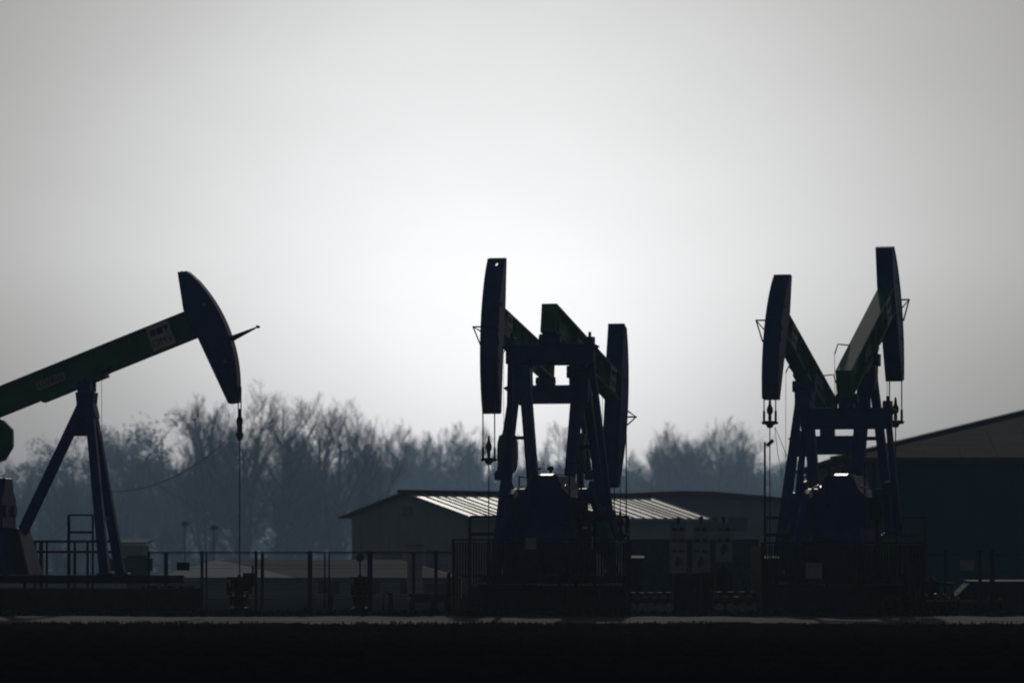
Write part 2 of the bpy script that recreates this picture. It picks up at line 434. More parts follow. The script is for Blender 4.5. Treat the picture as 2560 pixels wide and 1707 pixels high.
    cb = MB().prism([(xw - .07, -.29, cz + .03), (xw - .07, -.24, cz - .05), (xw - .07, -.13, cz - .06), (xw - .07, -.06, cz - .17), (xw - .07, .06, cz - .17), (xw - .07, .13, cz - .06), (xw - .07, .24, cz - .05), (xw - .07, .29, cz + .03), (xw - .07, .10, cz + .07), (xw - .07, -.10, cz + .07)], (.14, 0, 0))
    cb.build('carrier_bar', D, root)
    MB().lathe((xw, 0, cz), [(.02, .06), (.06, .10), (.055, .28), (.10, .34), (.11, .46), (.05, .60), (.04, .75), (.012, .82)], 10).build('rod_clamp', D, root)
    MB().cyl((xw, 0, .55), (xw, 0, cz + .10), .019, 8).build('polished_rod', M['cable'], root)
    if tilt < 0: MB().cyl((xw, 0, cz + .7), (xw, 0, hp - 2.4), .014, 8).build('rod_end', M['cable'], root)
    # equalizer with bearings, pitmans
    re = bf(-rear, vc - bd / 2); eq = Vector((re.x, 0, re.z - eqdrop))
    e = MB().box(eq, (.34, eqw, .56)).box(eq + Vector((0, 0, .30)), (.46, eqw * .96, .05)).box(eq - Vector((0, 0, .30)), (.46, eqw * .92, .05))
    e.build('equalizer', B, root, bevel=.02)
    MB().box((re.x, 0, (re.z + eq.z) / 2 + .12), (.44, .46, max(.15, re.z - eq.z - .34))).cyl((re.x, -.34, re.z - .14), (re.x, .34, re.z - .14), .16, 14).build('tail_bearing', B, root, bevel=.02)
    cx, czz = -3.55, 3.50
    ca = R(crank); cdv = Vector((math.cos(ca), 0, math.sin(ca)))
    for s in (-1, 1):
        ye = s * (eqw / 2 - .14); yp = s * 1.62
        eb = MB().box(eq + Vector((0, ye, .40)), (.34, .26, .26)).cyl(eq + Vector((0, ye, .5)), eq + Vector((0, ye, .68)), .05, 8)
        eb.prism([eq + Vector((-.1, s * (eqw / 2), .32)), eq + Vector((-.1, s * (eqw / 2 + .16), .24)), eq + Vector((-.1, s * (eqw / 2), .10))], (.2, 0, 0))
        eb.build('wrist_bearing', B, root, bevel=.015)
        pin = Vector((cx, yp, czz)) + cdv * 1.05
        pt = MB().bar(eq + Vector((0, ye, .2)), pin, .18, .16); pt.cyl(pin - Vector((0, .14, 0)), pin + Vector((0, .14, 0)), .17, 12)
        pt.build('pitman_arm', B, root)
        c0 = Vector((cx, s * 1.30, czz)); nrm = Vector((0, 1, 0)).cross(cdv)
        ck = MB(); ck.prism([c0 - cdv * .45 + nrm * .26 - Vector((0, .09, 0)), c0 + cdv * 2.35 + nrm * .16 - Vector((0, .09, 0)), c0 + cdv * 2.35 - nrm * .16 - Vector((0, .09, 0)), c0 - cdv * .45 - nrm * .26 - Vector((0, .09, 0))], (0, .18, 0))
        crk = ck.build('crank', B, root, bevel=.02)
        for q in (-1, 1):
            cw = MB()
            pr = [(1.15, .10), (1.3, .45), (1.7, .66), (2.2, .62), (2.48, .30), (2.5, .08)]
            for th, k in ((.25, 1.0), (.16, 1.08)):
                cw.prism([c0 + cdv * (1.8 + (a - 1.8) * k) + nrm * (q * b_ * k) - Vector((0, th, 0)) for a, b_ in pr], (0, 2 * th, 0))
            cw.build('counterweight', G if q > 0 else B, crk, bevel=.04)
    # gearbox on its pedestal
    pd = MB()
    lo = [(-5.3, -.88, 1.1), (-1.62, -.88, 1.1), (-1.62, .88, 1.1), (-5.3, .88, 1.1)]; hi = [(-4.95, -.72, 2.55), (-2.02, -.72, 2.55), (-2.02, .72, 2.55), (-4.95, .72, 2.55)]
    pd.add(lo + hi, [(3, 2, 1, 0), (4, 5, 6, 7), (0, 1, 5, 4), (1, 2, 6, 5), (2, 3, 7, 6), (3, 0, 4, 7)])
    ped = pd.build('gearbox_pedestal', B, root, bevel=.02)
    for s in (-1, 1):
        a0 = Vector((-1.66, s * .90, 1.14)); up = Vector((-.385, -s * .155, 1.40)); wd = Vector((-.42, 0, 0))
        MB().prism([a0, a0 + up, a0 + up + wd * .9, a0 + wd], (0, s * .02, 0)).build('bolted_plate', M['mesh'], ped)
    for s in (-1, 1):
        for k in range(4):
            c = Vector((-1.66, s * .925, 1.14)) + Vector((-.385, -s * .155, 1.40)) * (.2 + .22 * k) + Vector((-.2, 0, 0)); MB().cyl(c, c + Vector((0, s * .02, 0)), .085, 10).build('dark_hole_disc', M['ink'], ped)  # flat dark discs stand in for the shaded insides of holes
    gb = MB()
    sec = [(-.82, 2.55), (.82, 2.55), (.86, 3.45), (.58, 3.72), (.42, 4.12), (-.42, 4.12), (-.58, 3.72), (-.86, 3.45)]
    gb.prism([(-4.6, y_, z_) for y_, z_ in sec], (2.1, 0, 0))
    gbo = gb.build('gearbox', B, root, bevel=.03)
    MB().prism([(-4.38, -.20, 4.123), (-2.70, -.20, 4.123), (-2.98, -.20, 4.178), (-4.10, -.20, 4.178)], (0, .4, 0)).build('tilted_cover', B if not hatch else M['bright'], gbo)  # cover added with ends tilted to mirror the sun; glossy where hatch is set
    hm_ = M['bright'] if hatch else B
    for s in (-1, 1):
        MB().prism([(-4.66, s * .66, 3.76), (-4.66, s * .84, 3.66), (-4.36, s * .84, 3.72), (-4.36, s * .66, 3.82)], (0, 0, .05)).build('bearing_cap', hm_, gbo, bevel=.01)  # caps sloped to throw a sun glint towards the viewer
        MB().cyl((-3.55, s * .86, 3.5), (-3.55, s * 1.22, 3.5), .24, 16).build('crank_shaft', B, gbo)
        MB().cyl((-2.6, s * .5, 3.1), (-2.42, s * .5, 3.1), .2, 14).build('shaft_cap', B, gbo)
    op = MB().tube([(-4.66, .3 * guard, 3.2), (-4.82, .3 * guard, 3.3), (-4.82, .3 * guard, 4.0), (-4.4, .3 * guard, 4.3), (-3.9, .28 * guard, 4.34)], .035, 6)
    op.build('oil_pipe', D, gbo)
    MB().lathe((-3.3, .12 * guard, 4.17), [(.05, 0), (.05, .12), (.10, .14), (.10, .22), (.03, .26)], 10).build('breather', D, gbo)
    MB().bar((-3.0, -.78, 3.5), (-3.0, -.78, 4.5), .05, .05).bar((-4.5, -.78, 3.5), (-4.5, -.78, 4.5), .05, .05).bar((-4.55, -.78, 4.5), (-2.95, -.78, 4.5), .05, .05).build('hand_rail', D, gbo)
    # belt guard and motor
    gy = guard * 1.0
    bg_ = MB().prism([(-5.9, gy - .11, 1.35), (-6.15, gy - .11, 1.75), (-5.9, gy - .11, 2.15), (-4.75, gy - .11, 3.55), (-4.35, gy - .11, 3.70), (-4.05, gy - .11, 3.45), (-4.1, gy - .11, 2.7), (-5.5, gy - .11, 1.3)], (0, .22, 0))
    bg_.build('belt_guard', B, root, bevel=.03)
    mo = MB().cyl((-5.9, gy - guard * .20, 1.75), (-5.9, gy - guard * 1.3, 1.75), .36, 18).box((-5.9, gy - guard * .75, 1.25), (.8, 1.1, .3))
    mo.box((-5.9, gy - guard * .75, 2.16), (.34, .40, .16)).build('motor', D, root, bevel=.02)
    MB().box((-5.2, -guard * 1.30, 3.05), (.5, .36, .55)).bar((-5.2, -guard * 1.30, 2.8), (-5.2, -guard * 1.30, 1.1), .12, .12).build('switch_box', D, root, bevel=.02)
    return root

pumps = [
    make_pump('large pumpjack seen side on, its head to the right, green beam with white logo sign', 217, 150, -9.0, 21.1, 6.95, 4.85, 2.2, 3.8, .75, 2.3, 86, Z(1088, 150), guard=1, hatch=False, sprd=1.05, hdrop=.08, tipw=.10, hrad=.045, tipu=.92, hv=-.24),
    make_pump('pumpjack with its raised beam pointing down to the right, head lowest of all five', 1451, 150, 90 - 14.8, -12.2, 7.45, 5.3, 2.65, 3.9, .62, 2.75, -35, Z(1338, 155), guard=1),
    make_pump('pumpjack with tall curved head facing the camera, left in the middle pair', 1307, 165, 270 - 12.4, 8.5, 8.40, 5.3, 2.65, 3.8, .60, 2.7, 88, Z(1149, 160), headw=.56, guard=-1),
    make_pump('pumpjack by the big barn with its head raised highest, pointing away to the right', 2168, 150, 90 - 15.0, 22.5, 7.82, 4.85, 2.28, 3.5, .75, 2.8, -80, Z(1056, 155), guard=1),
    make_pump('pumpjack with head raised towards the camera, left of the one by the barn', 2012, 165, 270 - 17.3, 21.0, 7.56, 4.85, 2.28, 3.5, .85, 2.5, -95, Z(1056, 160), guard=-1),
]

# loose cables below the carrier bars and on the left post
def cable(pts, r, name, label, cat='cable'):
    return tag(MB().tube(pts, r, 5).build(name, M['cable']), label, cat)
Yc = 149.3
pts = []
for i in range(17):
    f = i / 16.0; x = 272 + (600 - 272) * f; y = 1229 - (f ** 2.1) * (1229 - 1068); pts.append(P(x, y, Yc + .2))
cable(pts, .009, 'slack_cable', 'slack cable sagging from the side-on pumpjack’s rod clamp to its post')
pts = [P(1937, 1068, 160.2), P(1944, 1130, 160.2), P(1955, 1190, 160.4), P(1975, 1240, 161)]
cable(pts, .010, 'hanging_cable', 'thin cable hanging from the carrier bar beside the raised facing head')
pts = [P(1938, 1068, 160.2), P(1955, 1110, 160.4), P(1978, 1165, 161)]
cable(pts, .010, 'hanging_cable', 'shorter thin cable slanting from the same carrier bar to the post')

# ================================================================== fences, cages, railings
def post_rail(name, label, cat, Y, y_top, y_bot, posts, rails, x0, x1, th=.05, wires=(), z0=PAD, group=None, skew=0.0):
    root = thing(name, label, cat, (X((x0 + x1) / 2, Y), Y, z0), 0, group); o = root.location
    for px, w in posts:
        p = Vector((X(px, Y), Y, z0)) - o; MB().bar(p, p + Vector((0, 0, Z(y_top, Y) - z0 + .03)), w, w).build('post', M['fence'], root)
    for py, t in rails:
        MB().bar(P(x0, py, Y) - o + Vector((0, -.04, 0)), P(x1, py, Y) - o + Vector((0, -.04, 0)), t, t).build('rail', M['fence'], root)
    if wires:
        b = MB()
        for py in wires: b.tube([P(x0, py, Y) - o + Vector((0, -.06, 0)), P(x1, py, Y) - o + Vector((0, -.06, 0))], .006, 4)
        b.build('tension_wire', M['fence'], root)
    return root
post_rail('wire_fence', 'front site fence with thin rail between the side-on pumpjack and the left cage', 'fence', 142, 1379, 1530,
          [(372, .075), (505, .085), (640, .085), (775, .13), (925, .15), (1090, .10)], [(1380, .035)], 370, 1133, wires=(1412, 1450, 1490))
post_rail('wire_fence', 'rear fence run with slimmer posts behind the wellhead valves', 'fence', 158, 1384, 1528,
          [(415, .13), (516, .06), (656, .11), (812, .05), (823, .05), (1034, .12)], [(1384, .02)], 372, 1133, wires=(1420, 1470))
post_rail('wire_fence', 'dark fence on the far right in front of the barn wall', 'fence', 143, 1378, 1530,
          [(2285, .07), (2363, .07), (2450, .10), (2480, .14), (2640, .1)], [(1386, .02)], 2283, 2680, wires=(1430, 1480))

def cage(label, px0, px1, y_top, Y0, depth):
    xa, xb = X(px0, Y0), X(px1, Y0); h = Z(y_top, Y0) - PAD; w = xb - xa
    root = thing('mesh_cage', label, 'cage', ((xa + xb) / 2, Y0, PAD), 0, 'mesh guard cages round the pump bases')
    nb = 5
    for k in range(nb):
        a = -w / 2 + w * k / nb; b = -w / 2 + w * (k + 1) / nb
        m = MB(); n = int((b - a) / .075)
        for i in range(n):
            x = a + (i + .5) * (b - a) / n; m.box((x, 0, h / 2), (.052, .012, h - .12))
        m.build('mesh_panel', M['mesh'], root)
    for s in (-1, 1):
        m = MB(); n = int(depth / .085)
        for i in range(n): m.box((s * w / 2, .06 + (i + .5) * depth / n, h / 2), (.012, .07, h - .12))
        m.build('mesh_panel', M['mesh'], root)
    for k in range(nb + 1):
        MB().bar((-w / 2 + w * k / nb, .05, 0), (-w / 2 + w * k / nb, .05, h + .02), .08, .08).build('post', M['fence'], root)
    MB().bar((-w / 2 - .04, .02, h), (w / 2 + .04, .02, h), .06, .05).build('rail', M['fence'], root)
    MB().bar((-w / 2 - .04, .02, h * .5), (w / 2 + .04, .02, h * .5), .05, .04).build('rail', M['fence'], root)
    return root
ca = cage('long dark mesh cage round the feet of the middle pair of pumpjacks', 1133, 1575, 1349, 142.2, 7)
cb_ = cage('dark mesh cage round the feet of the pumpjacks by the barn', 1906, 2310, 1357, 142.2, 7)
# small plates on the cages
o = MB().box((X(1787 + 160, 142) * 0 + X(2035, 142), 142.12, Z(1426, 142)), (.48, .02, .46)).build('notice_plate', M['plate'])
tag(o, 'pale square notice plate hung on the right cage', 'sign')
o = MB().box((X(1327, 142), 142.12, Z(1358, 142)), (.32, .02, .34)).build('notice_plate', M['plate'])
tag(o, 'small notice plate at the top rail of the left cage', 'sign')

def railing(label, px0, px1, y_top, y_mid, Y, extra=()):
    root = thing('guard_railing', label, 'railing', (X((px0 + px1) / 2, Y), Y, PAD), 0, 'tubular railings behind the cages'); o = Vector(root.location)
    for px in (px0, *extra, px1):
        p = Vector((X(px, Y), Y, PAD)) - o; MB().tube([p, p + Vector((0, 0, Z(y_top, Y) - PAD))], .045, 8).build('post', M['fence'], root)
    for py in (y_top, y_mid): MB().tube([P(px0, py, Y) - o, P(px1, py, Y) - o], .042 if py == y_top else .06, 8).build('rail', M['fence'], root)
railing('tubular railing standing above the left cage', 1175, 1570, 1291, 1334, 157, (1300, 1440))
railing('tubular railing standing above the right cage in front of the barn', 1913, 2312, 1294, 1336, 157, (2045, 2180))
# railing and gate frame beside the side-on pumpjack
root = thing('guard_railing', 'low panel railing and raised frame behind the legs of the side-on pumpjack', 'railing', (X(175, 156), 156, PAD)); o = Vector(root.location); Y = 156
for px, w in ((62, .10), (88, .07), (103, .12), (117, .07), (172, .10), (187, .08), (219, .08), (232, .07)):
    p = Vector((X(px, Y), Y, PAD)) - o; tp = 1287 if px in (172, 232) else 1353
    MB().bar(p, p + Vector((0, 0, Z(tp, Y) - PAD)), w, w).build('post', M['fence'], root)
for py, xa, xb, t in ((1353, 60, 300, .08), (1379, 60, 300, .08), (1287, 171, 233, .06), (1330, 171, 233, .08)):
    MB().bar(P(xa, py, Y) - o + Vector((0, -.07, 0)), P(xb, py, Y) - o + Vector((0, -.07, 0)), t, t).build('rail', M['fence'], root)
m = MB()
for i in range(46):
    x = 64 + i * 5.1; m.bar(P(x, 1383, Y) - o, P(x, 1462, Y) - o, .028, .01)
m.build('mesh_panel', M['mesh'], root)

# ================================================================== buildings
def shed():
    be = R(45); W, L, ez, pitch = 8.3, 17.2, Z(1287, 240), R(14.8)
    root = thing('storage_shed', 'grey shed with pale glinting corrugated roof behind the middle pumpjacks', 'shed', (X(1163, 240), 240, PAD), 0)
    gd = Vector((-math.cos(be), math.sin(be), 0)); ld = Vector((math.sin(be), math.cos(be), 0)); e = ez - PAD; rz = e + W / 2 * math.tan(pitch)
    up = Vector((0, 0, 1))
    m = MB(); m.prism([Vector((0, 0, 0)), gd * W, gd * W + up * e, gd * (W / 2) + up * rz, up * e], ld * L)
    m.build('wall', M['wall'], root)
    for side in (0, 1):
        m = MB(); a0 = (gd * -.55 if side == 0 else gd * (W + .55)); base = e - .55 * math.tan(pitch) + .03
        a = a0 + up * base; b = gd * (W / 2) + up * (rz + .03); st = ld * -.45; n = 25; Lr = L + .9
        rf = MB().prism([a + st, a + st + ld * Lr, b + st + ld * Lr, b + st], up * .05).build('roof', M['roof'], root)
        m = MB()
        for i in range(n + 1):
            s0 = st + ld * (Lr - .14) * min(1, max(0, (i + .22 * math.sin(i * 7.3)) / n))
            m.prism([a + s0 + up * .05, a + s0 + ld * .14 + up * .05, b + s0 + ld * .14 + up * .05, b + s0 + up * .05], up * .03)
        m.build('standing_seam', M['hallroof'], rf)
    MB().bar(gd * (W / 2) + up * (rz + .13) - ld * .5, gd * (W / 2) + up * (rz + .13) + ld * (L + .5), .5, .16).build('ridge_cap', M['ridge'], root)
    MB().bar(gd * (W / 2 - .1) * 0 + gd * -.58 + up * (e - .16) - ld * .45, gd * -.58 + up * (e - .16) + ld * (L + .45), .14, .12).build('gutter', M['wall'], root)
    for k in range(1, 12): MB().bar(gd * (W * k / 12) - ld * .012, gd * (W * k / 12) - ld * .012 + up * (e + (W / 2 - abs(W * k / 12 - W / 2)) * math.tan(pitch) - .12), .04, .02).build('wall_seam', M['wall'], root)
    MB().tube([gd * -.10 + ld * .2 + up * (e - .2), gd * -.10 + ld * .2], .05, 8).build('downpipe', M['hallwall'], root)
    MB().bar(gd * (W * .5) - ld * .04 + up * (rz - 1.1), gd * (W * .5) - ld * .04 + up * (rz - .6), .7, .06, side=tuple(gd)).build('vent', M['hallwall'], root)
    for f0, f1, z0, z1 in ((.22, .34, 0, 2.2), (.55, .72, .9, 2.1)):
        m = MB(); m.prism([gd * (W * f0) + up * z0 - ld * .03, gd * (W * f1) + up * z0 - ld * .03, gd * (W * f1) + up * z1 - ld * .03, gd * (W * f0) + up * z1 - ld * .03], ld * .02)
        m.build('door' if z0 == 0 else 'window', M['hallwall'], root)
    for k in range(4):
        m = MB(); s0 = ld * (2 + k * 4); m.prism([s0 + up * 1.6 + gd * -.03, s0 + ld * 1.6 + up * 1.6 + gd * -.03, s0 + ld * 1.6 + up * 2.7 + gd * -.03, s0 + up * 2.7 + gd * -.03], gd * .02)
        m.build('window', M['hallwall'], root)
shed()

def hall():
    Y = 276; root = thing('long_hall', 'dark low-pitched hall behind the pale roofed shed', 'hall', (X(1740, Y), Y, PAD)); o = Vector(root.location)
    pr = [(1330, 1250), (1500, 1237), (1620, 1230), (1700, 1227), (1780, 1228), (1900, 1238), (2020, 1250), (2090, 1258)]
    top = [P(x, y, Y) - o for x, y in pr]
    wl = [Vector((top[0].x + .4, 0, 0))] + [p - Vector((0, 0, .3)) for p in top] + [Vector((top[-1].x - .4, 0, 0))]
    wl[1].x += .4; wl[-2].x -= .4
    MB().prism(wl, (0, 26, 0)).build('wall', M['hallwall'], root)
    for a, b in zip(top, top[1:]):
        pass
    m = MB()
    for a, b in zip(top, top[1:]): m.prism([a, b, b + Vector((0, 0, -.28)), a + Vector((0, 0, -.28))], (0, 27, 0))
    m.v = [(x, y - .5, z) for x, y, z in m.v]
    m.build('roof', M['hallroof'], root)
    m = MB(); za = Z(1343, Y) - PAD
    m.box((top[3].x - 2, -.06, za), (14, .1, .16)); m.build('wall_ledge', M['white'], root)
    for k in range(4):
        m = MB(); m.box((X(1620 + k * 75, Y) - o.x, -.03, Z(1310, Y) - PAD), (1.1, .05, .8)); m.build('window', M['hallroof'], root)
hall()

def barn():
    Y = 185; x0 = X(2110, Y); e = Z(1153, Y) - PAD; W, Dp = 36.0, 24.0
    root = thing('big_barn', 'huge dark teal barn with grey hipped roof at the right edge', 'barn', (x0, Y, PAD))
    MB().box((W / 2, Dp / 2, e / 2), (W, Dp, e)).build('wall', M['barnwall'], root)
    pt = .248; ov = .45; h = Dp / 2 + ov
    A = Vector((-ov, -ov, e)); Bq = Vector((W + ov, -ov, e)); Cq = Vector((W + ov, Dp + ov, e)); Dq = Vector((-ov, Dp + ov, e))
    r0 = Vector((-ov + h, Dp / 2, e + pt * h)); r1 = Vector((W + ov - h, Dp / 2, e + pt * h)); up = Vector((0, 0, .14))
    m = MB(); m.add([A, Bq, Cq, Dq, A + up, Bq + up, Cq + up, Dq + up, r0 + up, r1 + up],
                    [(3, 2, 1, 0), (0, 1, 5, 4), (1, 2, 6, 5), (2, 3, 7, 6), (3, 0, 4, 7), (4, 5, 9, 8), (5, 6, 9), (6, 7, 8, 9), (7, 4, 8)])
    roof = m.build('roof', M['barnroof'], root)
    n = 26
    for i in range(n):
        x = -ov + (W + 2 * ov) * (i + .5) / n; top = min(x + ov, W + ov - x, h)
        if top > .3 and x < 16: MB().bar((x, -ov + .02, e + .145), (x, -ov + top - .05, e + .145 + pt * top - .01), .04, .03).build('roof_seam', M['barnroof'], roof)
    MB().bar(A + up, r0 + up * 1.3, .3, .08).build('hip_cap', M['ridge'], roof)
    MB().box((W / 2, -ov - .07, e + .03), (W + 2 * ov, .14, .14)).build('gutter', M['hallroof'], root)
    m = MB()
    for i in range(24): m.box((.4 + i * 1.5, -.012, e / 2 - .1), (.06, .03, e - .25))
    m.build('wall_seam', M['barnwall'], root)
    m = MB().box((X(2370, Y) - x0, -.03, 2.0), (3.6, .07, 4.0)); m.build('door', M['barnwall'], root)
    for k, xv in enumerate((3.2, 9.5)): MB().box((xv, -.04, e - 1.2), (.9, .06, .6)).build('vent', M['barnwall'], root)
    MB().bar((2.4, -.06, .05), (2.4, -.06, 2.1), .95, .05, side=(1, 0, 0)).build('door', M['barnwall'], root)
    MB().tube([(.06, -ov - .02, e), (.06, -.09, e - .5), (.06, -.09, 0)], .05, 8).build('downpipe', M['hallroof'], root)
barn()

def low_building(label, cat, Y, xa, xb, y_e, y_r, depth, name, wallm, roofm, skew=0):
    root = thing(name, label, cat, (X((xa + xb) / 2, Y), Y, PAD)); w = X(xb, Y) - X(xa, Y); e = Z(y_e, Y) - PAD; r = (Z(y_r, Y + depth) - PAD)
    MB().box((0, depth / 2, e / 2 - .02), (w - .3, depth - .3, e - .04)).build('wall', wallm, root)
    m = MB(); m.prism([(-w / 2, 0, e), (w / 2, 0, e), (w / 2 + skew, depth, r), (-w / 2 + skew, depth, r)], (0, 0, .1)); m.build('roof', roofm, root)
    m = MB().box((w * .2, .12, .95), (1.0, .06, 1.9)); m.build('door', M['hallroof'], root)
    for k in (-.35, -.1, .4): MB().box((w * k, .12, e * .6), (.9, .05, .6)).build('window', M['hallroof'], root)
    return root
Y = 205; root = thing('low_shed', 'low hipped shed with pale roof slope seen through the left fence', 'shed', (X(740, Y), Y, PAD)); o = Vector(root.location)
ez = Z(1449, Y) - PAD; rzz = Z(1404, Y + 9) - PAD
A_, B_, C_ = Vector((0, 0, ez)), Vector((X(1150, Y) - o.x, 0, ez)), Vector((X(360, Y) - o.x, 4.5, ez)); T1, T2 = Vector((X(545, Y + 9) - o.x, 9, rzz)), Vector((X(1000, Y + 9) - o.x, 9, rzz))
MB().prism([A_ + Vector((0, .12, -.02)), B_ + Vector((0, .12, -.02)), Vector((B_.x, .12, 0)), Vector((0, .12, 0))], (0, 8, 0)).build('wall', M['hallwall'], root)
MB().prism([A_ + Vector((.1, .12, -.02)), C_ + Vector((.1, .12, -.02)), Vector((C_.x + .1, C_.y + .12, 0)), Vector((.1, .12, 0))], (0, 4, 0)).build('wall', M['hallwall'], root)
MB().prism([A_, B_, T2, T1], (0, 0, .1)).build('roof', M['lowroof'], root)
MB().prism([C_, A_, T1], (0, 0, .1)).build('roof', M['barnwall'], root)  # dark wall colour stands in for shade on the slope facing left
MB().prism([B_, B_ + Vector((0, 9, 0)), T2], (0, 0, .1)).build('roof', M['hallroof'], root)
for k in (.2, .45, .7): MB().box((B_.x * k, .09, ez * .6), (.9, .05, .5)).build('window', M['hallroof'], root)
MB().box((B_.x * .85, .09, ez * .42), (1.0, .06, ez * .8)).build('door', M['hallroof'], root)
low_building('small flat-roofed hut right of the side-on pumpjack’s legs', 'hut', 230, 283, 366, 1360, 1353, 4, 'site_hut', M['wall'], M['hallwall'])

# ================================================================== yard things
def container(label, xa, xb, y_top, Y, depth):
    w = X(xb, Y) - X(xa, Y); h = Z(y_top, Y) - PAD
    root = thing('site_container', label, 'container', (X((xa + xb) / 2, Y), Y, PAD))
    m = MB(); n = int(w / .28)
    m.box((0, depth / 2, h / 2), (w, depth - .1, h))
    for i in range(n): m.box((-w / 2 + (i + .5) * w / n, .03, h / 2), (.13, .05, h - .3))
    m.build('body', M['container'], root)
    for z in (.09, h - .07): MB().box((0, .01, z), (w + .04, .1, .15)).build('rail', M['container'], root)
    for s in (-1, 1): MB().box((s * w / 2, .01, h / 2), (.13, .13, h + .01)).build('corner_post', M['container'], root)
container('long dark blue steel container behind the three notice boards', 1580, 1892, 1348, 172, 2.4)

bl = ['notice board nearest the left cage, standing in front of the container', 'middle one of the three tall notice boards', 'notice board nearest the right cage, third in the row']
for k, (xa, xb, yt) in enumerate(((1676, 1715, 1309), (1733, 1773, 1307), (1791, 1829, 1307))):
    Y = 164; c = (xa + xb) / 2
    root = thing('notice_board', bl[k], 'sign', (X(c, Y), Y, PAD), 0, 'three notice boards in front of the container'); o = Vector(root.location)
    w = X(xb, Y) - X(xa, Y)
    MB().tube([(0, .05, 0), (0, .05, Z(yt - 12, Y) - PAD)], .05, 8).build('post', M['fence'], root)
    MB().lathe((0, .05, Z(yt - 10, Y) - PAD), [(.03, -.06), (.075, -.02), (.08, .05), (.03, .10)], 10).build('cap', M['fence'], root)
    z1, z0 = Z(yt, Y) - PAD, Z(1354, Y) - PAD
    MB().box((0, -.03, (z0 + z1) / 2), (w, .03, z1 - z0 - .02)).build('board', M['plate'], root)
    z2 = Z(1432 if k < 2 else 1405, Y) - PAD
    lo = MB().box((0, -.034, (z0 + z2) / 2), (w + .05, .03, z0 - z2 - .02)).build('lower_board', M['plate'], root)
    m = MB()
    for py in (1323, 1350, 1377):
        if k == 2 and py == 1377: continue
        for s, ww in ((-.13, .17), (.12, .19)): m.box((s, -.056, Z(py, Y) - PAD), (ww, .01, .09))
    m.build('text_line', M['ink'], root)
    m = MB(); zz = Z(1404 if k < 2 else 1372, Y) - PAD
    m.prism([(-.05, -.056, zz + .18), (.05, -.056, zz + .18), (.14, -.056, zz - .04), (.05, -.056, zz - .1), (-.06, -.056, zz - .2), (-.14, -.056, zz - .04)], (0, -.006, 0))
    m.build('pictogram', M['container'], root)

def cabinet(label, xa, xb, yt, Y, depth=.6, m_='darksteel', tilt=0.0):
    w = X(xb, Y) - X(xa, Y); h = Z(yt, Y) - PAD
    root = thing('control_cabinet', label, 'cabinet', (X((xa + xb) / 2, Y), Y, PAD))
    MB().box((0, 0, h / 2), (w, depth, h)).build('body', M[m_], root, bevel=.02)
    MB().prism([(-w / 2 - .04, -depth / 2 - .05, h + .003), (w / 2 + .04, -depth / 2 - .05, h + .003), (w / 2 + .04, depth / 2 + .05, h + .003 + tilt), (-w / 2 - .04, depth / 2 + .05, h + .003 + tilt)], (0, 0, .03)).build('lid', M['galv'], root)
    MB().box((0, -depth / 2 - .012, h * .55), (w * .86, .024, h * .72)).build('door', M[m_], root)
    MB().box((w * .3, -depth / 2 - .035, h * .55), (.03, .03, .14)).build('handle', M['galv'], root)
cabinet('wide dark control cabinet below the notice boards', 1684, 1748, 1434, 150, .8)
cabinet('narrower dark cabinet right of the wide one', 1752, 1782, 1431, 150, .6)
cabinet('cabinet with pale top beside the right cage', 1882, 1944, 1398, 152, .8, tilt=.09)
cabinet('low pale-topped cabinet at the right end of the left cage', 1580, 1607, 1397, 151, .6, tilt=.08)
def vessel(label, px, yt, r, Y, name='gas_cylinder', cat='cylinder'):
    root = thing(name, label, cat, (X(px, Y), Y, PAD)); h = Z(yt, Y) - PAD
    MB().lathe((0, 0, 0), [(r, 0), (r, h - .35), (r * .9, h - .2), (r * .45, h - .1), (.05, h - .06), (.05, h)], 16).build('shell', M['darksteel'], root, smooth=True)
    MB().lathe((0, 0, h - .22), [(.09, 0), (.11, .05), (.11, .17), (.06, .2)], 10).build('cap', M['galv'], root)
vessel('upright dark vessel right of the cabinets', 1808, 1406, .24, 151)

def manifold(label, xa, xb, yt, Y, nfl):
    root = thing('valve_manifold', label, 'manifold', (X((xa + xb) / 2, Y), Y, PAD)); w = X(xb, Y) - X(xa, Y); h = Z(yt, Y) - PAD
    MB().tube([(-w / 2, 0, h * .72), (w / 2, 0, h * .72)], h * .22, 14).build('header_pipe', M['mesh'], root, smooth=True)
    for s in (-.42, .42): MB().box((s * w, 0, h * .25), (.12, .3, h * .5)).build('support', M['darksteel'], root)
    for k in range(nfl):
        x = -w / 2 + w * (k + .5) / nfl
        MB().tube([(x, 0, h * .6), (x, -.16, h * .28), (x, -.34, h * .24)], .07, 8).build('outlet_pipe', M['blue'], root)
        MB().cyl((x, -.34, h * .24), (x, -.42, h * .28), .13, 14).build('flange', M['plate'], root)
        MB().lathe((x, 0, h * .92), [(.04, 0), (.04, .1), (.12, .12), (.12, .15), (.02, .16)], 10).build('handwheel', M['darksteel'], root)
manifold('blue valve manifold with four flanges at the corner of the left cage', 1570, 1682, 1490, 146, 5)
manifold('shorter blue manifold between the vessel and the right cage', 1782, 1900, 1488, 146, 4)

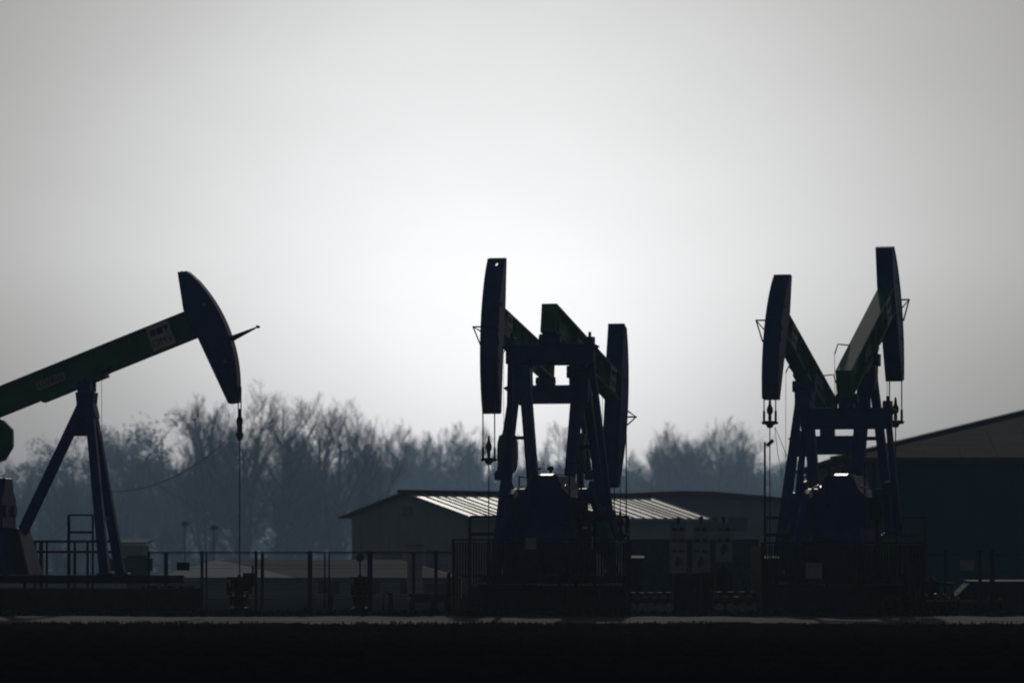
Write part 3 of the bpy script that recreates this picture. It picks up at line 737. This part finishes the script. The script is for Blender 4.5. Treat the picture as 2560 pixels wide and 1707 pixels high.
def wellhead(label, px, Y, yt, wide, gauge):
    root = thing('wellhead', label, 'wellhead', (X(px, Y), Y, PAD), 0, 'valve trees on the wells'); H = Z(yt, Y) - PAD
    MB().lathe((0, 0, 0), [(.30, 0), (.30, .08), (.17, .1), (.17, .34), (.27, .36), (.27, .44), (.15, .46), (.15, H * .55), (.25, H * .56), (.25, H * .64), (.16, H * .66), (.20, H * .78), (.17, H * .9), (.06, H * .94), (.05, H)], 14).build('body', M['darksteel'], root)
    for s, z in ((-1, H * .60), (1, H * .62), (-1, H * .34), (1, H * .34)):
        l = wide * (1 if z > H * .5 else .7)
        MB().tube([(0, 0, z), (s * l, 0, z)], .085, 8).cyl((s * l, 0, z), (s * (l + .08), 0, z), .19, 12).build('side_valve', M['darksteel'], root)
        if z > H * .5: MB().tube([(s * l * .75, 0, z), (s * l * .75, 0, z + .34)], .035, 6).cyl((s * l * .75, 0, z + .33), (s * l * .75, 0, z + .37), .16, 12).build('handwheel', M['darksteel'], root)
    if gauge:
        g_ = MB().tube([(0, 0, H), (0, 0, H + .42)], .028, 6); g_.build('gauge_stem', M['darksteel'], root)
        MB().cyl((0, -.06, H + .52), (0, .04, H + .52), .12, 14).cyl((0, 0, H + .62), (0, 0, H + .70), .04, 8).build('gauge', M['galv'], root)
    else:
        MB().box((.30, -.05, H * .86), (.34, .3, .42)).build('stuffing_box', M['darksteel'], root)
        MB().tube([(.42, 0, H * .8), (.42, 0, H * 1.25)], .03, 6).build('riser', M['darksteel'], root)
wellhead('bulky valve tree under the side-on pumpjack’s polished rod', 598, 149.4, 1436, .30, False)
wellhead('slender valve tree with a round gauge on top by a thick fence post', 900, 148, 1436, .20, True)
for px, Y, y_ in ((1217, 159.8, 1440), (1546, 155.2, 1440), (1930, 160.2, 1440), (2257, 154.8, 1440)):
    pass

def skid(label, xa, xb, yt, Y, name='pipe_skid'):
    root = thing(name, label, 'skid', (X((xa + xb) / 2, Y), Y, PAD)); w = X(xb, Y) - X(xa, Y); h = Z(yt, Y) - PAD
    for s in (-.4, .4): MB().box((0, s, h), (w, .14, .12)).build('side_beam', M['galv'], root)
    MB().box((0, 0, h * .6), (w * .96, .7, .07)).build('deck', M['concrete'], root)
    for s in (-.42, .1, .42): MB().box((s * w, 0, h * .28), (.22, .8, h * .55)).build('leg', M['darksteel'], root)
    for k in range(3): MB().tube([(-w * .45, -.25 + k * .25, h * .75), (w * .45, -.25 + k * .25, h * .75)], .07, 8).build('pipe', M['galv'], root)
skid('low pipe skid left of the long mesh cage', 1022, 1128, 1487, 150)
root = thing('equipment_table', 'long flat-topped skid tank at the far right edge', 'tank', (X(2500, 147), 147, PAD)); o = Vector(root.location)
MB().prism([P(2425, 1456, 147) - o, P(2680, 1456, 147) - o, P(2680, 1530, 147) - o, P(2390, 1530, 147) - o, P(2390, 1490, 147) - o], (0, 2.0, 0)).build('body', M['mesh'], root)
MB().prism([P(2423, 1456, 147) - o, P(2680, 1456, 147) - o, P(2680, 1455, 147) - o + Vector((0, 2, .02)), P(2423, 1455, 147) - o + Vector((0, 2, .02))], (0, 0, .05)).build('lid', M['galv'], root)
root = thing('pipe_run', 'low horizontal flanged pipe in front of the long tank', 'pipe', (X(2440, 144), 144, PAD)); o = Vector(root.location)
MB().tube([P(2285, 1509, 144) - o, P(2505, 1511, 144) - o], .13, 12).build('pipe', M['galv'], root, smooth=True)
for px in (2300, 2372, 2395, 2470, 2500): MB().cyl(P(px - 3, 1510, 144) - o, P(px + 3, 1510, 144) - o, .2, 14).build('flange', M['darksteel'], root)
for px in (2330, 2440): MB().box((X(px, 144) - o.x, 0, .12), (.12, .3, .24)).build('support', M['darksteel'], root)
def arch(label, xa, xb, yt, Y, r=.045):
    x0, x1 = X(xa, Y), X(xb, Y); h = Z(yt, Y) - PAD; root = None; pts = []
    for k in range(13):
        a = math.pi * k / 12; pts.append(((x0 - x1) / 2 * math.cos(a), 0, max(0, h - .35) + .35 * math.sin(a)))
    pts = [(pts[0][0], 0, 0)] + pts + [(pts[-1][0], 0, 0)]
    o = MB().tube(pts, r, 8).build('pipe_arch', M['galv'], smooth=True); o.location = ((x0 + x1) / 2, Y, PAD)
    return tag(o, label, 'pipe')
arch('bent pale pipe hoop at the front of the right cage', 2206, 2252, 1490, 141.4)
arch('second bent hoop, right next to the first at the right cage', 2244, 2290, 1487, 141.6)
arch('thin dark hoop beside the small post left of the left cage', 958, 976, 1478, 150, .03)
def bollard(label, px, yt, Y, r=.07):
    root = thing('marker_post', label, 'post', (X(px, Y), Y, PAD)); h = Z(yt, Y) - PAD
    MB().lathe((0, 0, 0), [(r * 1.7, 0), (r * 1.7, .05), (r, .08), (r, h - .1), (r * .6, h - .02), (r * .2, h)], 12).build('shaft', M['darksteel'], root)
    MB().lathe((0, 0, h * .72), [(r * 1.12, 0), (r * 1.12, .14)], 12).build('band', M['galv'], root)
bollard('short dark marker post right of the hoop', 977, 1480, 149)
bollard('leaning-topped dark post between the two left fence posts', 826, 1482, 148, .09)
bollard('dark post beside the left end of the long cage', 1122, 1430, 149, .06)
bollard('marker post in front of the pale-topped cabinet', 1862, 1445, 150, .07)
# pump hydrant cluster right of the right cage
vessel('stout dark filter vessel between the right cage and the tank', 2326, 1440, .30, 146, 'filter_vessel', 'vessel')
root = thing('flange_row', 'row of small bolted flange heads, one shining, by the stout vessel', 'valves', (X(2310, 143), 143, PAD)); o = Vector(root.location)
MB().box((0, 0, .16), (1.5, .3, .32)).build('base', M['darksteel'], root)
for px in (2296, 2313, 2339, 2361):
    MB().lathe((X(px, 143) - o.x, 0, .32), [(.05, 0), (.05, .10), (.10, .12), (.10, .17), (.045, .22), (.01, .23)], 12).build('flange_head', M['bright'], root, smooth=True)
root = thing('angled_pipe', 'pale right-angled pipe frame left of the long tank', 'pipe', (X(2375, 148), 148, PAD)); o = Vector(root.location)
MB().tube([P(2345, 1459, 148) - o, P(2381, 1459, 148) - o, P(2381, 1500, 148) - o, P(2381, 1530, 148) - o], .06, 8).build('pipe', M['galv'], root)
o_ = MB().box((X(2418, 142.8), 142.85, Z(1412, 142.8)), (.40, .02, .30)).build('notice_plate', M['plate']); tag(o_, 'small plate on the far right fence', 'sign')
o_ = MB().box((X(458, 141.9), 141.88, Z(1415, 141.9)), (.38, .02, .24)).build('notice_plate', M['ink']); tag(o_, 'dark rectangular plate on the left fence near the pumpjack', 'sign')
root = thing('tilted_arm', 'slim pole with tilted clamp beside the facing pumpjack’s rod', 'pole', (X(1912, 160), 160, PAD)); o = Vector(root.location)
MB().tube([(0, 0, 0), (0, 0, Z(1104, 160) - PAD)], .035, 8).build('pole', M['fence'], root)
MB().bar(P(1917, 1114, 159.8) - o, P(1933, 1100, 159.8) - o, .14, .12).build('clamp', M['fence'], root)
for px, yt, lb in ((462, 1307, 'small round-headed lamp post standing before the left trees'), (535, 1316, 'shorter round-headed lamp post right of the other one')):
    Y = 400; root = thing('lamp_post', lb, 'lamp post', (X(px, Y), Y, PAD)); h = Z(yt, Y) - PAD
    MB().tube([(0, 0, 0), (0, 0, h - .2)], .06, 8, .05).build('pole', M['galv'], root)
    MB().lathe((0, 0, h - .25), [(.08, 0), (.30, .08), (.34, .22), (.2, .36), (.03, .42)], 12).build('lamp_head', M['galv'], root)
root = thing('chimney_post', 'pale square post left of the long cage behind the fence', 'post', (X(1037, 200), 200, PAD)); h = Z(1366, 200) - PAD
MB().box((0, 0, h / 2), (.62, .4, h)).build('shaft', M['wall'], root); MB().box((0, 0, h + .05), (.78, .5, .1)).build('cap', M['white'], root)

# ================================================================== trees
def tree_mesh(seed, H, kids, spread=.55, leaders=3, lowest=.18, twig_r=.018, curl=.35, ratio=.62):
    r = random.Random(seed); tr = MB(); cr_ = MB()
    def rot(d, ang, az_):
        a = d.orthogonal().normalized(); b = d.cross(a)
        return (d * math.cos(ang) + (a * math.cos(az_) + b * math.sin(az_)) * math.sin(ang)).normalized()
    def grow(p, d, L, rad, lev):
        n = 5 if lev < 2 else (4 if lev == 2 else 3)
        pts = [p]; st = L / n; dd = d
        for i in range(n):
            dd = (dd + Vector((r.gauss(0, 1), r.gauss(0, 1), r.gauss(0, .6))) * curl * (.35 if lev == 0 else .5) * .5 + Vector((0, 0, .10 if lev > 0 else .05))).normalized()
            pts.append(pts[-1] + dd * st)
        last = lev >= len(kids)
        r1 = rad * (.45 if not last else .4)
        (tr if lev < 2 else cr_).tube(pts, rad, 6 if lev == 0 else (5 if lev == 1 else 3), max(r1, twig_r * .6))
        if last: return
        k = kids[lev]
        for j in range(k):
            t = (lowest if lev == 0 else .22) + (1 - (lowest if lev == 0 else .22)) * (j + r.random()) / k
            f = t * n; i = min(int(f), n - 1); q = pts[i].lerp(pts[i + 1], f - i); dl = (pts[i + 1] - pts[i]).normalized()
            ang = r.uniform(.35, .95) * spread / .55 * (1.15 - .45 * t)
            l2 = L * ratio * r.uniform(.6, 1.1) * (1.15 - .55 * t if lev == 0 else 1.05 - .4 * t)
            grow(q, rot(dl, ang, r.uniform(0, 6.283)), l2, max(rad * (1 - .55 * t) * .58, twig_r), lev + 1)
    for q in range(leaders):
        a = 6.283 * q / leaders + r.random(); tl = 0 if leaders == 1 else r.uniform(.08, .30)
        d = Vector((math.sin(tl) * math.cos(a), math.sin(tl) * math.sin(a), math.cos(tl)))
        grow(Vector((.2 * math.cos(a) * (leaders > 1), .2 * math.sin(a) * (leaders > 1), -.1)), d, H * r.uniform(.62, .78), H * .017, 0)
    return tr, cr_
def make_tree(name, seed, H, kids, **kw):
    tr, cw = tree_mesh(seed, H, kids, **kw)
    root = thing(name, '', 'tree')
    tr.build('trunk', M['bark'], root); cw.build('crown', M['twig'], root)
    return root
def dense_tree(seed, H, Wd, nclump=26, per=170, leaf=.5, name='evergreen_tree'):
    r = random.Random(seed); root = thing(name, '', 'tree'); tr = MB(); cw = MB()
    tr.tube([(0, 0, 0), (.1, 0, H * .4), (0, .1, H * .85)], [H * .02, H * .014, H * .005], 7)
    for i in range(nclump):
        t = r.uniform(.08, 1.0); z = H * (.12 + .84 * t); rad = Wd * (.5 * math.sin(math.pi * min(1, .18 + .82 * (1 - t) ** .8)) + .08) ; a = r.uniform(0, 6.283); d = rad * math.sqrt(r.random())
        c = Vector((d * math.cos(a), d * math.sin(a), z)); cr0 = Wd * r.uniform(.12, .24)
        tr.tube([(0, 0, max(.5, z - cr0 * 1.2)), c], .09, 4, .03)
        for j in range(per):
            v = Vector((r.gauss(0, 1), r.gauss(0, 1), r.gauss(0, .8))); v = v.normalized() * cr0 * (r.random() ** .4) + c
            s = leaf * r.uniform(.4, 1.0); u = Vector((r.gauss(0, 1), r.gauss(0, 1), r.gauss(0, 1))).normalized(); w = u.orthogonal().normalized() * s * .55
            cw.add([v - u * s * .5 - w * .2, v - w * .6, v + u * s * .6, v + w * .6], [(0, 1, 2, 3)])
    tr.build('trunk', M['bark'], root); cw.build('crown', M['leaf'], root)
    return root
def place(proto, first, px, y_top, Y, H, label, group, sx=1.0, rz=0.0, sink=0.0):
    o = proto if first else copy_tree(proto)
    Y *= 1.75; hz = (Z(y_top, Y)) / H
    o.location = (X(px, Y), Y, -sink); o.scale = (hz * sx, hz * sx, hz); o.rotation_euler = (0, 0, rz)
    o['label'] = label; o['category'] = 'tree'; o['group'] = group
    return o
HT = 20.0
bareA = make_tree('bare_tree', 21, HT, [9, 8, 6, 5], leaders=3, spread=.58, lowest=.25, twig_r=.010)
bareB = make_tree('bare_tree', 37, HT, [10, 8, 6, 5], leaders=2, spread=.66, lowest=.22, twig_r=.010)
bareC = make_tree('bare_tree', 55, HT, [9, 8, 7, 5], leaders=4, spread=.50, lowest=.15, twig_r=.013)
bareD = make_tree('bare_tree', 72, HT, [12, 9, 7, 5], leaders=4, spread=.62, lowest=.10, twig_r=.018)
used = set()
def tree(proto, *a, **k):
    f = id(proto) not in used; used.add(id(proto)); return place(proto, f, *a, **k)
g1 = 'bare trees behind the left fence'
tree(bareA, 605, 952, 560, HT, 'tall bare tree behind the side-on pumpjack’s rod', g1, rz=.3)
tree(bareB, 690, 945, 560, HT, 'tallest bare tree, open forked branches, right of the side-on pumpjack’s head', g1, rz=1.0, sx=.95)
tree(bareB, 840, 955, 575, HT, 'bare tree with leaning open crown left of the grey shed', g1, rz=3.2, sx=.9)
tree(bareA, 915, 1005, 590, HT, 'smaller bare tree just behind the grey shed’s gable', g1, rz=2.2, sx=.85)
tree(bareC, 515, 1000, 590, HT, 'dense bare tree at the left of the open crowned group', g1, rz=.8, sx=.9)
tree(bareC, 760, 1030, 620, HT, 'dense twiggy bare tree behind the tall forked pair', g1, rz=2.8, sx=.9)
tree(bareD, 610, 1100, 600, HT, 'broad low bare tree filling the foot of the left group', g1, rz=1.8, sx=1.1)
tree(bareD, 850, 1150, 660, HT, 'broad low bare tree behind the shed’s left eave', g1, rz=.4, sx=1.0)
tree(bareD, 440, 1135, 660, HT, 'broad low bare tree behind the slack cable', g1, rz=2.6, sx=1.1)
tree(bareD, 300, 1130, 660, HT, 'broad hazy bare tree right of the side-on pumpjack’s legs', g1, rz=3.9, sx=1.1)
tree(bareD, 140, 1165, 660, HT, 'broad hazy bare tree between the side-on pumpjack’s legs', g1, rz=5.0, sx=1.1)
tree(bareD, 10, 1180, 680, HT, 'broad hazy bare tree at the left edge', g1, rz=.9, sx=1.1)
tree(bareD, 720, 1165, 570, HT, 'low bare thicket tree in the middle of the left group', g1, rz=4.4, sx=1.25)
ever = dense_tree(5, HT, 13); ever2 = dense_tree(9, HT, 10, nclump=22)
g2 = 'dark dense trees behind the side-on pumpjack'
tree(ever, 405, 1035, 860, HT, 'dark rounded dense tree left of the bare group', g2)
tree(ever2, 250, 1068, 880, HT, 'dense tree with pointed top right of the pumpjack post', g2)
tree(ever2, 100, 1115, 880, HT, 'ragged dense tree seen between the pumpjack’s legs', g2, rz=2.0)
tree(ever, 22, 1142, 890, HT, 'rounded dense tree at the left edge of the view', g2, rz=1.2, sx=.9)
tree(ever, 180, 1088, 900, HT, 'dense tree standing behind the pumpjack’s front legs', g2, rz=4.0, sx=.9)
tree(ever2, 330, 1082, 900, HT, 'dense tree between the rounded one and the pointed one', g2, rz=3.0)
g3 = 'far hazy trees behind the shed'
for k, (px, yt, Y, lb, rz, sx) in enumerate((
    (990, 1098, 1090, 'far hazy tree just right of the open bare group', .2, 1.0), (1045, 1094, 1100, 'far hazy tree above the shed’s gable', 1.4, 1.0),
    (1095, 1086, 1090, 'far hazy tree above the left of the pale roof', 2.9, 1.1), (1150, 1100, 1110, 'far hazy tree left of the facing head’s rod', 4.1, 1.0),
    (1200, 1135, 1080, 'far hazy tree right of the facing head’s rod, lower', 5.0, 1.0), (1290, 1165, 1080, 'far low tree seen left between the middle posts', .9, .9),
    (1385, 1085, 1050, 'far hazy tree framed between the middle posts', 2.2, .9), (1440, 1130, 1080, 'far low tree right between the middle posts', 3.3, 1.0))):
    tree(bareD, px, yt, Y, HT, lb, g3, rz=rz, sx=sx)
g4 = 'hazy round trees between the pumpjack pairs'
for k, (pr, px, yt, Y, lb, rz, sx) in enumerate((
    (bareD, 1580, 1140, 1000, 'low hazy tree right beside the lowered head', .5, 1.0), (bareC, 1660, 1068, 940, 'left one of the round hazy trees between the pump pairs', 1.1, 1.05),
    (bareC, 1735, 1052, 940, 'tallest round hazy tree between the pump pairs', 2.4, 1.15), (bareC, 1835, 1062, 950, 'right one of the round hazy trees between the pump pairs', 3.9, 1.1),
    (bareD, 1700, 1118, 970, 'round hazy tree filling the gap between left and tallest', 4.2, 1.1), (bareD, 1790, 1113, 970, 'round hazy tree filling the gap between tallest and right', 5.4, 1.1),
    (bareD, 1890, 1145, 990, 'hazy tree behind the slim pole', .3, 1.0), (bareC, 1970, 1165, 990, 'low hazy tree by the facing pumpjack’s legs', 2.0, .9), (bareD, 1640, 1148, 1000, 'hazy tree low behind the pale roof’s right end', 1.9, 1.1))):
    tree(pr, px, yt, Y, HT, lb, g4, rz=rz, sx=sx)
# undergrowth at the wood's edge
rng = random.Random(4); g = MB(); hn = smooth_noise(77, 1100, 28); hn2 = smooth_noise(78, 1100, 9)
for i in range(20000):
    px = rng.uniform(-60, 1000); Y = rng.uniform(900, 960); k = int(px + 60); ht = max(1.0, 5.8 + 3.4 * hn[k] + 1.4 * hn2[k]); x = X(px, Y)
    b = Vector((x, Y, rng.random() * ht)); d = Vector((rng.gauss(0, .6), rng.gauss(0, .3), rng.uniform(.2, 1.0))).normalized(); L = rng.uniform(.7, 2.4); w = d.orthogonal().normalized() * .03
    e = b + d * L; g.add([b - w, b + w, e], [(0, 1, 2)])
tag(g.build('undergrowth', M['bark']), 'tangled bare scrub along the edge of the left wood', 'scrub', kind='stuff')
# far wood behind everything
rng = random.Random(14); g = MB()
for i in range(170000):
    px = rng.uniform(-600, 3100); Y = rng.uniform(1990, 2080); ht = (HOR - (1190 + 22 * math.sin(px * .012) + 10 * math.sin(px * .047))) * Y / F + CAMZ; x = X(px, Y)
    b = Vector((x, Y, rng.random() ** 1.35 * ht)); d = Vector((rng.gauss(0, .5), rng.gauss(0, .3), rng.uniform(.3, 1.0))).normalized(); L = rng.uniform(1.4, 3.6); w = Vector((1, 0, 0)) * .15
    e = b + d * L; g.add([b - w, b + w, e + w * .4, e - w * .4], [(0, 1, 2, 3)])
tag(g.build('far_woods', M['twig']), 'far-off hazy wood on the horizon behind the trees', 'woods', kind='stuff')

# ================================================================== haze
b = MB().box((0, 1045, 21), (1840, 2250, 48)); hz = b.build('haze', None or M['wall']); hz.data.materials.clear()
hm = bpy.data.materials.new('haze_air'); hm.use_nodes = True; t = hm.node_tree; t.nodes.remove(t.nodes['Principled BSDF'])
pv = t.nodes.new('ShaderNodeVolumePrincipled'); pv.inputs['Color'].default_value = (.48, .71, 1.0, 1); pv.inputs['Density'].default_value = .00028; pv.inputs['Anisotropy'].default_value = .55
t.links.new(pv.outputs[0], t.nodes['Material Output'].inputs['Volume']); hz.data.materials.append(hm)
tag(hz, kind='stuff')
for c in ('ploughed_field',): pass
